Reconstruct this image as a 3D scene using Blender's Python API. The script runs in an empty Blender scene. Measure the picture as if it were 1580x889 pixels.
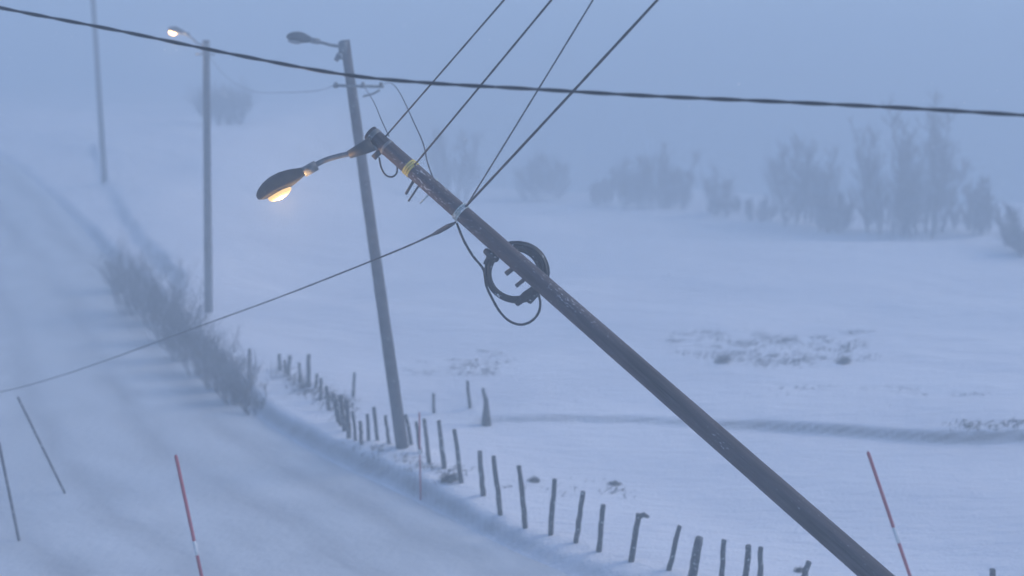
import bpy, math, random
import numpy as np
from mathutils import Vector, Matrix

# ------------------------------------------------------------------ camera, sky, sun, exposure
S = bpy.context.scene
COL = S.collection
CAM_Z, FPX, CX, CY = 8.3, 2000.0, 790.0, 444.5
TH = math.atan((CY - 98.0) / FPX)                      # the level line of the photo sits near its 98th row

cam_data = bpy.data.cameras.new('camera')
cam = bpy.data.objects.new('camera', cam_data)
COL.objects.link(cam)
cam.location = (0, 0, CAM_Z)
cam.rotation_euler = (math.radians(90) - TH, 0, 0)
cam_data.sensor_width = 36.0
cam_data.lens = 36.0 * FPX / 1580.0
cam_data.clip_start, cam_data.clip_end = 0.1, 3000
cam_data.dof.use_dof = True
cam_data.dof.focus_distance = 13.5
cam_data.dof.aperture_fstop = 0.75
S.camera = cam

SUN_EL, SUN_ROT = math.radians(30), math.radians(75)
world = bpy.data.worlds.new('World')
S.world = world
world.use_nodes = True
wn = world.node_tree
sky = wn.nodes.new('ShaderNodeTexSky')
sky.sky_type = 'NISHITA'
sky.sun_disc = False
sky.sun_elevation = SUN_EL
sky.sun_rotation = SUN_ROT
sky.air_density, sky.dust_density, sky.ozone_density = 1.0, 1.0, 6.5
bg = wn.nodes['Background']
bg.inputs['Strength'].default_value = 0.15
wn.links.new(sky.outputs[0], bg.inputs['Color'])

sun_data = bpy.data.lights.new('sun', 'SUN')
sun_data.energy = 1.9
sun_data.angle = math.radians(28)
sun_data.color = (1.0, 0.93, 0.88)
sun = bpy.data.objects.new('sun', sun_data)
COL.objects.link(sun)
sd = Vector((math.sin(SUN_ROT) * math.cos(SUN_EL), math.cos(SUN_ROT) * math.cos(SUN_EL), math.sin(SUN_EL)))
sun.rotation_euler = sd.to_track_quat('Z', 'Y').to_euler()
sun.location = sd * 60

S.view_settings.view_transform = 'Standard'
S.view_settings.look = 'None'
S.view_settings.gamma = 1.0
S.view_settings.use_curve_mapping = False
S.view_settings.exposure = 0.58
S.render.engine = 'CYCLES'
S.cycles.use_denoising = True
S.cycles.max_bounces = 8
S.cycles.volume_bounces = 3
S.cycles.transparent_max_bounces = 16
S.cycles.sample_clamp_indirect = 4.0

HAZE_DENSITY = 0.0195
HAZE_COLOR = (0.57, 0.66, 0.735, 1)

# ------------------------------------------------------------------ helpers
rng = random.Random(7)
FWD = Vector((0, math.cos(TH), -math.sin(TH)))
UPV = Vector((0, math.sin(TH), math.cos(TH)))
CAMP = Vector((0, 0, CAM_Z))


def ray(px, py):
    return Vector(((px - CX) / FPX, 0, 0)) + UPV * ((CY - py) / FPX) + FWD


def P(px, py, depth):
    return CAMP + ray(px, py) * depth


def at_y(px, py, y):
    r = ray(px, py)
    return CAMP + r * (y / r.y)


def hash2(ix, iy, seed):
    n = (ix * 374761393 + iy * 668265263 + seed * 1442695041) & 0xFFFFFFFF
    n = ((n ^ (n >> 13)) * 1274126177) & 0xFFFFFFFF
    return ((n ^ (n >> 16)) & 0xFFFF) / 65535.0


def vnoise(x, y, seed=0):
    x = np.asarray(x, float); y = np.asarray(y, float)
    ix = np.floor(x).astype(np.int64); iy = np.floor(y).astype(np.int64)
    fx, fy = x - ix, y - iy
    u = fx * fx * fx * (fx * (fx * 6 - 15) + 10)
    v = fy * fy * fy * (fy * (fy * 6 - 15) + 10)
    a, b = hash2(ix, iy, seed), hash2(ix + 1, iy, seed)
    c, d = hash2(ix, iy + 1, seed), hash2(ix + 1, iy + 1, seed)
    return (a * (1 - u) + b * u) * (1 - v) + (c * (1 - u) + d * u) * v - 0.5


def sstep(a, b, x):
    t = np.clip((np.asarray(x, float) - a) / (b - a), 0, 1)
    return t * t * (3 - 2 * t)


def h_base(x, y):
    x = np.asarray(x, float); y = np.asarray(y, float)
    h = 4.6 * sstep(36, 92, y) * sstep(-4, -17, x)                      # the road climbs to the left
    h = h + 1.6 * (1 - sstep(9.5, 13.5, y))                             # the slope the camera stands on
    fall = sstep(-16, 2, x)
    crest = 72 - 8 * sstep(8, 40, x) + vnoise(x / 9, 0 * x, 51) * 8
    h = h - 15 * fall * sstep(0, 110, y - crest)                         # the field drops away behind its crest
    return h


def cast(px, py, hf=h_base):
    r = ray(px, py)
    lo, t = 5.0, 5.0
    while t < 400:
        p = CAMP + r * t
        if p.z <= 7.5 and p.z <= float(hf(p.x, p.y)):
            break
        lo = t; t += (0.8 if hf is h_base else max((p.z - 5.2) / max(-r.z, .02) * .9, 0.6))
    a, b = lo, t
    for _ in range(14):
        m = (a + b) / 2
        p = CAMP + r * m
        if p.z <= float(hf(p.x, p.y)): b = m
        else: a = m
    return CAMP + r * b


def catmull(pts, n):
    pts = [Vector(p) for p in pts]
    out = []
    ext = [pts[0] * 2 - pts[1]] + pts + [pts[-1] * 2 - pts[-2]]
    for i in range(1, len(ext) - 2):
        p0, p1, p2, p3 = ext[i - 1:i + 3]
        for k in range(n):
            t = k / n
            out.append(0.5 * (2 * p1 + (p2 - p0) * t + (2 * p0 - 5 * p1 + 4 * p2 - p3) * t * t + (3 * p1 - p0 - 3 * p2 + p3) * t ** 3))
    out.append(pts[-1])
    return out


# ---- the road's far edge, found on the bare terrain
edge_px = [(900, 889), (640, 765), (500, 700), (400, 635), (300, 538), (232, 452), (176, 400), (120, 340)]
edge = [cast(*p) for p in edge_px]
edge = [Vector((p.x, p.y, 0)) for p in edge]
edge = [Vector(v) for v in ((42, 8.5, 0), (28, 10.5, 0), (15, 13.4, 0), (8, 15.7, 0), (3.9, 18.1, 0))] + edge
d_ = (edge[-1] - edge[-2]).normalized()
edge += [edge[-1] + d_ * 9 + Vector((-.3, 0, 0)), edge[-1] + d_ * 20 + Vector((-1.5, 0, 0)), edge[-1] + d_ * 45 + Vector((-6, 0, 0))]
edge = catmull(edge, 6)
ROAD_W = 7.8
nor = []
for i, p in enumerate(edge):
    t = (edge[min(i + 1, len(edge) - 1)] - edge[max(i - 1, 0)]).normalized()
    nor.append(Vector((-t.y, t.x, 0)))
for _ in range(6):
    nor = [(nor[max(i - 1, 0)] + nor[i] + nor[min(i + 1, len(nor) - 1)]).normalized() for i in range(len(nor))]
centre = [p + n * (ROAD_W / 2) for p, n in zip(edge, nor)]
E2 = np.array([(p.x, p.y) for p in edge]); C2 = np.array([(p.x, p.y) for p in centre])
second_px = [(300, 482), (250, 425), (218, 385), (190, 335), (162, 285), (150, 255)]
SECOND = catmull([Vector((p.x, p.y, 0)) for p in (cast(*q) for q in second_px)], 4)
F2 = np.array([(p.x, p.y) for p in SECOND])
dyke_px = [(690, 668), (745, 662), (830, 661), (950, 662), (1060, 664), (1180, 668), (1300, 680), (1400, 690), (1500, 697), (1600, 701), (1750, 712)]
DYKE = catmull([Vector((p.x, p.y, 0)) for p in (cast(*q) for q in dyke_px)], 4)
D2 = np.array([(p.x, p.y) for p in DYKE])


def seg_dist(x, y, L):
    """signed distance to a polyline (positive to the right of its run) and the position along it"""
    x = np.asarray(x, float); y = np.asarray(y, float)
    best = np.full(x.shape, 1e9); sign = np.ones(x.shape); along = np.zeros(x.shape)
    acc = 0.0
    for i in range(len(L) - 1):
        ax, ay = L[i]; bx, by = L[i + 1]
        dx, dy = bx - ax, by - ay
        ll = dx * dx + dy * dy
        t = np.clip(((x - ax) * dx + (y - ay) * dy) / ll, 0, 1)
        qx, qy = x - (ax + t * dx), y - (ay + t * dy)
        d = np.hypot(qx, qy)
        m = d < best
        best = np.where(m, d, best)
        sign = np.where(m, np.sign(dy * qx - dx * qy), sign)
        along = np.where(m, acc + t * math.sqrt(ll), along)
        acc += math.sqrt(ll)
    return best * sign, along, acc


def h_ground(x, y):
    x = np.asarray(x, float); y = np.asarray(y, float)
    h = h_base(x, y)
    far = sstep(13, 20, y)
    und = (vnoise(x / 17 + 3.1, y / 11, 1) * 0.9 + vnoise(x / 6.5, y / 4.2 + 9, 2) * 0.46
           + vnoise(x / 2.6 + y / 6, y / 1.3, 3) * 0.16 + vnoise(x / 1.1 + y / 3, y / 0.5, 4) * 0.05)
    dc, al, _ = seg_dist(x, y, C2)
    a = np.abs(dc)
    off = sstep(ROAD_W / 2 + 0.4, ROAD_W / 2 + 5.0, a)
    h = h + und * far * off * (0.55 + 0.45 * sstep(26, 40, y))
    wob = vnoise(x / 2.3, y / 2.3, 11) * 0.22
    amp = (0.30 - 0.12 * sstep(-1.5, 2.5, x) + vnoise(x / 3, y / 3 + 4, 13) * 0.16) * np.where(dc > 0, 1.0, 0.15) * (1 - 0.62 * sstep(44, 68, y))
    bank = amp * sstep(ROAD_W / 2 - 0.10 + wob * .6, ROAD_W / 2 + 0.31 + wob * .6, a) * (1 - sstep(ROAD_W / 2 + 0.7, ROAD_W / 2 + 4.5, a))
    h = h + bank * far
    road = 1 - sstep(ROAD_W / 2 - 0.25, ROAD_W / 2 + 0.05, a)
    h = h - 0.06 * road
    # low cut bank along the far side of the near field
    dd, dal, tot = seg_dist(x, y, D2)
    ends = sstep(0.2, 2.0, dal) * 0.4 + 0.6
    ends = ends * (sstep(0.0, 1.0, dal))
    w2 = vnoise(x / 2.2, y / 2.2, 21) * 0.3
    rise = (0.17 + 0.10 * sstep(5, 9, dal))
    h = h + ends * rise * sstep(-0.05, 0.16, -dd + w2) * (1 - sstep(0.8, 6.0, -dd))
    # verge step running up to the far pole
    dg, gal, gt = seg_dist(x, y, F2)
    h = h + (0.32 - 0.16 * sstep(48, 66, y)) * sstep(-0.25, 0.35, dg + vnoise(x / 2, y / 2, 31) * 0.4) * (1 - sstep(0.8, 5, dg)) * sstep(0, 3, gal)
    return h


def ground_px(px, py):
    return cast(px, py, h_open)


def gz(x, y):
    return float(h_open(x, y))


def tag(o, label=None, cat=None, group=None, kind=None):
    if label: o['label'] = label
    if cat: o['category'] = cat
    if group: o['group'] = group
    if kind: o['kind'] = kind
    return o


def empty(name, loc, label, cat, group=None):
    o = bpy.data.objects.new(name, None)
    o.empty_display_size = 0.2
    COL.objects.link(o)
    o.location = loc
    return tag(o, label, cat, group)


class MB:
    """collects geometry in world space, links it as one mesh"""
    def __init__(self):
        self.v, self.f = [], []

    def tube(self, pts, rads, sides=8, caps=True, jitter=0.0):
        pts = [Vector(p) for p in pts]
        if not isinstance(rads, (list, tuple)): rads = [rads] * len(pts)
        base = len(self.v)
        prev = None
        n = len(pts)
        for i, p in enumerate(pts):
            t = (pts[min(i + 1, n - 1)] - pts[max(i - 1, 0)])
            t = t.normalized() if t.length > 1e-9 else Vector((0, 0, 1))
            if prev is None:
                a = Vector((0, 0, 1)) if abs(t.z) < 0.9 else Vector((1, 0, 0))
                u = t.cross(a).normalized()
            else:
                u = (prev - t * prev.dot(t))
                u = u.normalized() if u.length > 1e-9 else t.orthogonal().normalized()
            prev = u
            w = t.cross(u)
            for k in range(sides):
                ang = 2 * math.pi * k / sides
                r = rads[i] * (1 + (rng.uniform(-jitter, jitter) if jitter else 0))
                self.v.append(p + (u * math.cos(ang) + w * math.sin(ang)) * r)
        for i in range(n - 1):
            for k in range(sides):
                a = base + i * sides + k; b = base + i * sides + (k + 1) % sides
                self.f.append((a, b, b + sides, a + sides))
        if caps:
            self.f.append(tuple(base + k for k in range(sides))[::-1])
            self.f.append(tuple(base + (n - 1) * sides + k for k in range(sides)))

    def loft(self, rings, caps=True):
        base = len(self.v); s = len(rings[0])
        for r in rings: self.v.extend(Vector(p) for p in r)
        for i in range(len(rings) - 1):
            for k in range(s):
                a = base + i * s + k; b = base + i * s + (k + 1) % s
                self.f.append((a, b, b + s, a + s))
        if caps:
            self.f.append(tuple(base + k for k in range(s))[::-1])
            self.f.append(tuple(base + (len(rings) - 1) * s + k for k in range(s)))

    def build(self, name, mat, parent=None, origin=None, smooth=True):
        o0 = parent.location.copy() if parent is not None and parent.parent is None else Vector((0, 0, 0))
        if parent is not None and parent.parent is not None:
            o0 = parent.parent.location.copy()
        if parent is None and origin is not None: o0 = Vector(origin)
        me = bpy.data.meshes.new(name)
        me.from_pydata([tuple(p - o0) for p in self.v], [], self.f)
        me.materials.append(mat)
        if smooth: me.polygons.foreach_set('use_smooth', [True] * len(me.polygons))
        me.update()
        o = bpy.data.objects.new(name, me)
        COL.objects.link(o)
        if parent is not None: o.parent = parent
        else: o.location = o0
        return o


# ------------------------------------------------------------------ materials
def new_mat(name):
    m = bpy.data.materials.new(name)
    m.use_nodes = True
    return m, m.node_tree, m.node_tree.nodes['Principled BSDF']


def nnode(nt, kind, **kw):
    n = nt.nodes.new(kind)
    for k, v in kw.items(): setattr(n, k, v)
    return n


def ramp(nt, src, a, b, ca, cb):
    r = nt.nodes.new('ShaderNodeValToRGB')
    r.color_ramp.elements[0].position, r.color_ramp.elements[1].position = a, b
    r.color_ramp.elements[0].color, r.color_ramp.elements[1].color = (*ca, 1), (*cb, 1)
    nt.links.new(src, r.inputs[0])
    return r.outputs[0]


def noise(nt, scale, detail=4, stretch=None, coord='Object'):
    tc = nnode(nt, 'ShaderNodeTexCoord')
    n = nnode(nt, 'ShaderNodeTexNoise')
    n.inputs['Scale'].default_value = scale
    n.inputs['Detail'].default_value = detail
    if stretch:
        mp = nnode(nt, 'ShaderNodeMapping')
        mp.inputs['Scale'].default_value = stretch
        nt.links.new(tc.outputs[coord], mp.inputs[0]); nt.links.new(mp.outputs[0], n.inputs['Vector'])
    else:
        nt.links.new(tc.outputs[coord], n.inputs['Vector'])
    return n.outputs['Fac']


def mixc(nt, fac, a, b):
    m = nnode(nt, 'ShaderNodeMix', data_type='RGBA')
    for sock, v in ((m.inputs['Factor'], fac), (m.inputs['A'], a), (m.inputs['B'], b)):
        if hasattr(v, 'is_linked'): nt.links.new(v, sock)
        elif isinstance(v, (int, float)): sock.default_value = v
        else: sock.default_value = (*v, 1)
    return m.outputs['Result']


def math_node(nt, op, a, b=0.0, clamp=False):
    m = nnode(nt, 'ShaderNodeMath', operation=op, use_clamp=clamp)
    for i, v in enumerate((a, b)):
        if hasattr(v, 'is_linked'): nt.links.new(v, m.inputs[i])
        else: m.inputs[i].default_value = v
    return m.outputs[0]


def bump(nt, p, src, strength, dist):
    b = nnode(nt, 'ShaderNodeBump')
    b.inputs['Strength'].default_value = strength
    b.inputs['Distance'].default_value = dist
    nt.links.new(src, b.inputs['Height'])
    nt.links.new(b.outputs[0], p.inputs['Normal'])


SNOW = (0.86, 0.87, 0.89)


def frosted(name, ca, cb, scale, frost=0.62, rough=0.85, stretch=None, fscale=None, metallic=0.0):
    """a weathered surface with rime caught on it in specks"""
    m, nt, p = new_mat(name)
    c = ramp(nt, noise(nt, scale, 5, stretch), 0.35, 0.68, ca, cb)
    if frost < 1:
        f = ramp(nt, noise(nt, fscale or scale * 2.3, 6), frost, min(frost + 0.10, 1), (0, 0, 0), (0.75, 0.75, 0.75))
        c = mixc(nt, f, c, SNOW)
    nt.links.new(c, p.inputs['Base Color'])
    p.inputs['Roughness'].default_value = rough
    p.inputs['Metallic'].default_value = metallic
    bump(nt, p, noise(nt, scale * 1.7, 5, stretch), 0.5, 0.01)
    return m


M = {}
M['pole_wood'] = frosted('tarred_wood', (0.030, 0.023, 0.026), (0.075, 0.058, 0.060), 9, 0.66, 0.9, (1, 1, 1), 34)
M['grey_wood'] = frosted('weathered_wood', (0.03, 0.028, 0.032), (0.08, 0.074, 0.08), 6, 0.66, 0.9, None, 14)
M['post_wood'] = frosted('fence_wood', (0.030, 0.028, 0.027), (0.075, 0.07, 0.066), 12, 0.60, 0.9, None, 20)
M['cable'] = frosted('cable_sheath', (0.010, 0.010, 0.012), (0.022, 0.022, 0.026), 12, 0.74, 0.55, None, 30)
M['coil'] = frosted('coil_sheath', (0.012, 0.013, 0.015), (0.03, 0.03, 0.034), 14, 0.63, 0.6, None, 22)
M['thin_wire'] = frosted('bare_wire', (0.07, 0.075, 0.085), (0.13, 0.135, 0.15), 12, 0.80, 0.6, None, 30)
M['steel'] = frosted('galvanised_steel', (0.09, 0.10, 0.105), (0.17, 0.18, 0.19), 18, 0.66, 0.5, None, 24)
M['lamp_shell'] = frosted('lamp_shell', (0.026, 0.028, 0.030), (0.05, 0.053, 0.056), 9, 0.68, 0.55, None, 13)
M['yellow_strap'] = frosted('yellow_strap', (0.45, 0.36, 0.07), (0.62, 0.52, 0.14), 30, 0.62, 0.8, None, 40)
M['clamp'] = frosted('clamp_metal', (0.22, 0.30, 0.32), (0.42, 0.52, 0.54), 30, 0.5, 0.5, None, 40)
M['red'] = frosted('red_stake', (0.30, 0.010, 0.022), (0.40, 0.018, 0.032), 10, 0.72, 0.5, None, 20)
M['white'] = frosted('white_band', (0.6, 0.62, 0.64), (0.75, 0.77, 0.8), 10, 0.7, 0.5, None, 20)
M['stake_dark'] = frosted('dull_stake', (0.05, 0.045, 0.05), (0.10, 0.085, 0.09), 10, 0.6, 0.7, None, 20)
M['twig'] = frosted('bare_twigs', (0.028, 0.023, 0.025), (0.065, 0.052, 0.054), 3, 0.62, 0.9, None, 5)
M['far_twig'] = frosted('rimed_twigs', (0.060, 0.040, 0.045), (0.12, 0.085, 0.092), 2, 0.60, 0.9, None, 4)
M['dry_grass'] = frosted('dry_grass', (0.06, 0.05, 0.04), (0.13, 0.11, 0.085), 6, 0.60, 0.9, None, 9)
M['birch'] = frosted('birch_bark', (0.05, 0.045, 0.045), (0.17, 0.16, 0.16), 3, 0.62, 0.9, None, 5)


def lens_mat(name, col, strength):
    m, nt, p = new_mat(name)
    p.inputs['Base Color'].default_value = (0.25, 0.2, 0.12, 1)
    p.inputs['Emission Color'].default_value = (*col, 1)
    p.inputs['Emission Strength'].default_value = strength
    p.inputs['Roughness'].default_value = 0.3
    return m


M['lens_lit'] = lens_mat('lit_lens', (1.0, 0.58, 0.21), 0.85)
M['lens_far'] = lens_mat('lit_lens_far', (1.0, 0.54, 0.20), 12.0)
M['lens_off'], _nt, _p = new_mat('unlit_lens')
_p.inputs['Base Color'].default_value = (0.25, 0.26, 0.27, 1)
_p.inputs['Roughness'].default_value = 0.3

# snow: steep bank faces take a bare-soil tone that paints in their shade
m, nt, p = new_mat('snow_ground')
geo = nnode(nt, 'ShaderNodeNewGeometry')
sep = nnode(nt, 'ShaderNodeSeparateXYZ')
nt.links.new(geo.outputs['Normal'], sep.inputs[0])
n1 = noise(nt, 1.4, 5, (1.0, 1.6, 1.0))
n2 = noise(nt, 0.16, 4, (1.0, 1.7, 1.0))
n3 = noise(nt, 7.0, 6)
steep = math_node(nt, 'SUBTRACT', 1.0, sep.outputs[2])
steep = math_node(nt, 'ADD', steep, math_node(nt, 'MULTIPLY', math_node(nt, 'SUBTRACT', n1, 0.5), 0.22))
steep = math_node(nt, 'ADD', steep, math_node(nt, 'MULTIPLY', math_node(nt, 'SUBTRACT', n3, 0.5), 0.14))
bare = ramp(nt, steep, 0.06, 0.34, (0, 0, 0), (0.66, 0.66, 0.66))  # slope mask: soil colour darkens bank faces as painted shade
earth_shade = ramp(nt, n3, 0.3, 0.7, (0.05, 0.043, 0.036), (0.13, 0.115, 0.095))
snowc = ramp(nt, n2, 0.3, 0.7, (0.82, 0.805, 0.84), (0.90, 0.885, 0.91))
nt.links.new(mixc(nt, bare, snowc, earth_shade), p.inputs['Base Color'])
p.inputs['Roughness'].default_value = 0.75
p.inputs['Specular IOR Level'].default_value = 0.25
bump(nt, p, math_node(nt, 'ADD', noise(nt, 2.2, 6, (0.5, 1.8, 1)), math_node(nt, 'MULTIPLY', noise(nt, 14, 4), 0.25)), 0.9, 0.14)
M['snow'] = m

# road: packed snow with worn wheel tracks
m, nt, p = new_mat('packed_snow_road')
uv = nnode(nt, 'ShaderNodeUVMap')
sp = nnode(nt, 'ShaderNodeSeparateXYZ')
nt.links.new(uv.outputs[0], sp.inputs[0])
wv = math_node(nt, 'MULTIPLY', math_node(nt, 'SUBTRACT', noise(nt, 0.35, 3), 0.5), 0.12)
uu = math_node(nt, 'ADD', sp.outputs[0], wv)
tr = None
for c in (0.14, 0.36, 0.62, 0.86):
    d = math_node(nt, 'ABSOLUTE', math_node(nt, 'SUBTRACT', uu, c))
    g = math_node(nt, 'SUBTRACT', 1.0, math_node(nt, 'DIVIDE', d, 0.075), clamp=True)
    tr = g if tr is None else math_node(nt, 'MAXIMUM', tr, g)
patch = ramp(nt, noise(nt, 1.0, 5, (7, .16, 1), 'UV'), 0.30, 0.68, (0.1, 0.1, 0.1), (1, 1, 1))
trk = math_node(nt, 'MULTIPLY', tr, patch)
basec = ramp(nt, noise(nt, 1.0, 6, (9, .5, 1), 'UV'), 0.3, 0.72, (0.56, 0.565, 0.575), (0.70, 0.705, 0.72))
c = mixc(nt, math_node(nt, 'MULTIPLY', trk, 0.8), basec, (0.36, 0.36, 0.37))
nt.links.new(c, p.inputs['Base Color'])
p.inputs['Roughness'].default_value = 0.6
bump(nt, p, math_node(nt, 'SUBTRACT', noise(nt, 5, 6), math_node(nt, 'MULTIPLY', trk, 0.8)), 0.5, 0.05)
M['road'] = m

# ------------------------------------------------------------------ where the fence stands; snow drifts up round every foot
POSTS = [  # top, base, radius, label
    ((430, 547), (433, 574), .06, 'farthest faint fence post, last of the row beyond the roadside bushes'),
    ((448, 548), (444, 583), .06, 'faint slanting fence post, second from the far end of the row'),
    ((476, 547), (476, 601), .065, 'dark upright fence post standing tall over the faint far posts'),
    ((489, 577), (487, 602), .05, 'very short fence post right of the tall dark far one'),
    ((495, 584), (494, 620), .055, 'short fence post in the gap before the crowded far posts'),
    ((514, 608), (523, 655), .06, 'first of the three crowded leaning fence posts'),
    ((525, 611), (532, 668), .06, 'middle one of the three crowded leaning fence posts'),
    ((534, 618), (539, 680), .06, 'last and lowest of the three crowded leaning fence posts'),
    ((556, 649), (558, 690), .05, 'faint low fence post between the crowded posts and the tilted lamp pole'),
    ((576, 629), (583, 688), .05, 'slim dark fence post just left of the foot of the tilted lamp pole'),
    ((626, 640), (637, 697), .05, 'slim fence post leaning against the foot of the tilted lamp pole'),
    ((654, 646), (663, 718), .05, 'slim leaning fence post just behind the thin red stake'),
    ((677, 648), (686, 726), .055, 'leaning fence post, second after the thin red stake'),
    ((702, 661), (712, 748), .055, 'leaning fence post, third after the thin red stake'),
    ((740, 695), (746, 768), .06, 'upright fence post with a square top, fourth after the thin red stake'),
    ((761, 705), (773, 798), .055, 'strongly leaning fence post close beside a square topped upright one'),
    ((801, 720), (811, 818), .055, 'leaning fence post, last of those tilted to the left'),
    ((856, 741), (849, 829), .055, 'first fence post tilted the other way, rightwards at its top'),
    ((900, 759), (888, 841), .055, 'stout fence post leaning right, second of those tilted that way'),
    ((931, 778), (923, 855), .055, 'slim fence post leaning right, third of those tilted that way'),
    ((987, 795), (973, 870), .06, 'leaning fence post with a snowy stub on its top'),
    ((1048, 812), (1032, 884), .05, 'thin crooked fence post after the one with the snowy stub'),
    ((1078, 828), (1067, 898), .085, 'thickest fence post of the near row, leaning right'),
    ((1118, 835), (1113, 902), .05, 'first of the three upright fence posts after the thickest one'),
    ((1154, 840), (1149, 906), .06, 'middle one of the three upright fence posts after the thickest one'),
    ((1175, 847), (1173, 910), .055, 'last of the three upright fence posts after the thickest one'),
    ((1247, 865), (1232, 915), .06, 'leaning fence post tip left of the foot end of the toppled pole'),
    ((1530, 877), (1530, 935), .06, 'fence post tip past the second red stake in the near corner'),
    ((547, 575), (545, 615), .045, 'thin lone fence post out in the field left of the tilted lamp pole'),
    ((669, 607), (669, 640), .045, 'thin lone fence post out in the field right of the tilted lamp pole'),
    ((721, 588), (725, 632), .05, 'lone fence post out in the field near the start of the dark cut bank'),
    ((439, 556), (441, 580), .05, 'small faint fence post squeezed between the two farthest ones'),
    ((462, 560), (463, 592), .05, 'faint fence post just left of the dark upright far one'),
    ((503, 596), (508, 636), .05, 'fence post right before the crowded leaning ones'),
    ((519, 614), (526, 660), .045, 'thin fence post wedged between the first and middle crowded ones'),
    ((545, 634), (549, 684), .045, 'thin fence post right after the crowded leaning ones'),
    ((566, 640), (570, 688), .045, 'thin fence post between the faint low one and the slim dark one'),
    ((595, 640), (601, 692), .045, 'thin fence post close left of the foot of the tilted lamp pole'),
    ((642, 652), (649, 706), .045, 'thin fence post between the lamp pole foot and the thin red stake'),
]
h_open = h_ground
FEET = [(p_.x, p_.y, .05, .20) for p_ in (cast(*q[1], h_ground) for q in POSTS)]
FEET += [(p_.x, p_.y, .12, .42) for p_ in (cast(622, 699, h_ground), cast(322, 487, h_ground), cast(162, 284, h_ground))]


def h_ground(x, y):
    x = np.asarray(x, float); y = np.asarray(y, float)
    h = h_open(x, y)
    for fx, fy, hh, w in FEET:
        h = h + hh * np.exp(-(((x - fx - .06) / (w * 1.5)) ** 2 + ((y - fy) / w) ** 2))
    return h


# ------------------------------------------------------------------ ground and road


def axis(lo, hi, step, outlo, outhi):
    a = list(np.arange(lo, hi + 1e-6, step))
    s, v = step, lo
    left = []
    while v > outlo:
        s *= 1.22; v -= s; left.append(max(v, outlo))
    s, v = step, a[-1]
    right = []
    while v < outhi:
        s *= 1.22; v += s; right.append(min(v, outhi))
    return np.array(left[::-1] + a + right)


xs = axis(-36, 26, 0.12, -330, 330)
ys1 = np.arange(15, 48, 0.10); ys2 = np.arange(48, 100, 0.3)
ys = np.concatenate([axis(10, 14.7, 0.5, -12, 14.7), ys1, ys2, axis(100, 101, 0.4, 100, 420)[1:]])
ys = np.unique(np.round(ys, 4))
XX, YY = np.meshgrid(xs, ys)
ZZ = h_ground(XX, YY)
nx, ny = len(xs), len(ys)
me = bpy.data.meshes.new('ground')
me.vertices.add(nx * ny)
me.vertices.foreach_set('co', np.stack([XX.ravel(), YY.ravel(), ZZ.ravel()], 1).astype(np.float32).ravel())
ii = (np.arange(ny - 1)[:, None] * nx + np.arange(nx - 1)[None, :]).ravel()
quads = np.stack([ii, ii + 1, ii + 1 + nx, ii + nx], 1).astype(np.int32)
me.loops.add(len(quads) * 4)
me.loops.foreach_set('vertex_index', quads.ravel())
me.polygons.add(len(quads))
me.polygons.foreach_set('loop_start', np.arange(0, len(quads) * 4, 4, dtype=np.int32))
me.polygons.foreach_set('loop_total', np.full(len(quads), 4, dtype=np.int32))
me.polygons.foreach_set('use_smooth', np.ones(len(quads), dtype=bool))
me.update(calc_edges=True)
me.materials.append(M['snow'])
ground = bpy.data.objects.new('ground', me)
COL.objects.link(ground)
tag(ground, kind='structure')

rv, rf, ruv = [], [], []
NU = 24
fine_c = catmull(centre, 5)
fine_n = []
for i, q in enumerate(fine_c):
    t = (fine_c[min(i + 1, len(fine_c) - 1)] - fine_c[max(i - 1, 0)]).normalized()
    fine_n.append(Vector((-t.y, t.x, 0)))
acc = 0
for i, q in enumerate(fine_c):
    if i: acc += (q - fine_c[i - 1]).length
    for k in range(NU + 1):
        u = k / NU
        w = q - fine_n[i] * (ROAD_W / 2 + 0.02) * (1 - 2 * u)
        z = float(h_base(w.x, w.y)) + 0.012 * float(vnoise(w.x * 1.3, w.y * 1.3, 44)) - 0.03 + 0.03 * (1 - (2 * u - 1) ** 2)
        rv.append((w.x, w.y, z)); ruv.append((u, acc))
    if i:
        for k in range(NU):
            a = (i - 1) * (NU + 1) + k
            rf.append((a + 1, a, a + NU + 1, a + NU + 2))
me = bpy.data.meshes.new('road')
me.from_pydata(rv, [], rf)
uvl = me.uv_layers.new(name='UVMap')
for lp in me.loops: uvl.data[lp.index].uv = ruv[lp.vertex_index]
me.materials.append(M['road'])
me.polygons.foreach_set('use_smooth', [True] * len(rf))
road = bpy.data.objects.new('road', me)
COL.objects.link(road)
tag(road, kind='structure')

# ------------------------------------------------------------------ poles and lamps


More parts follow.
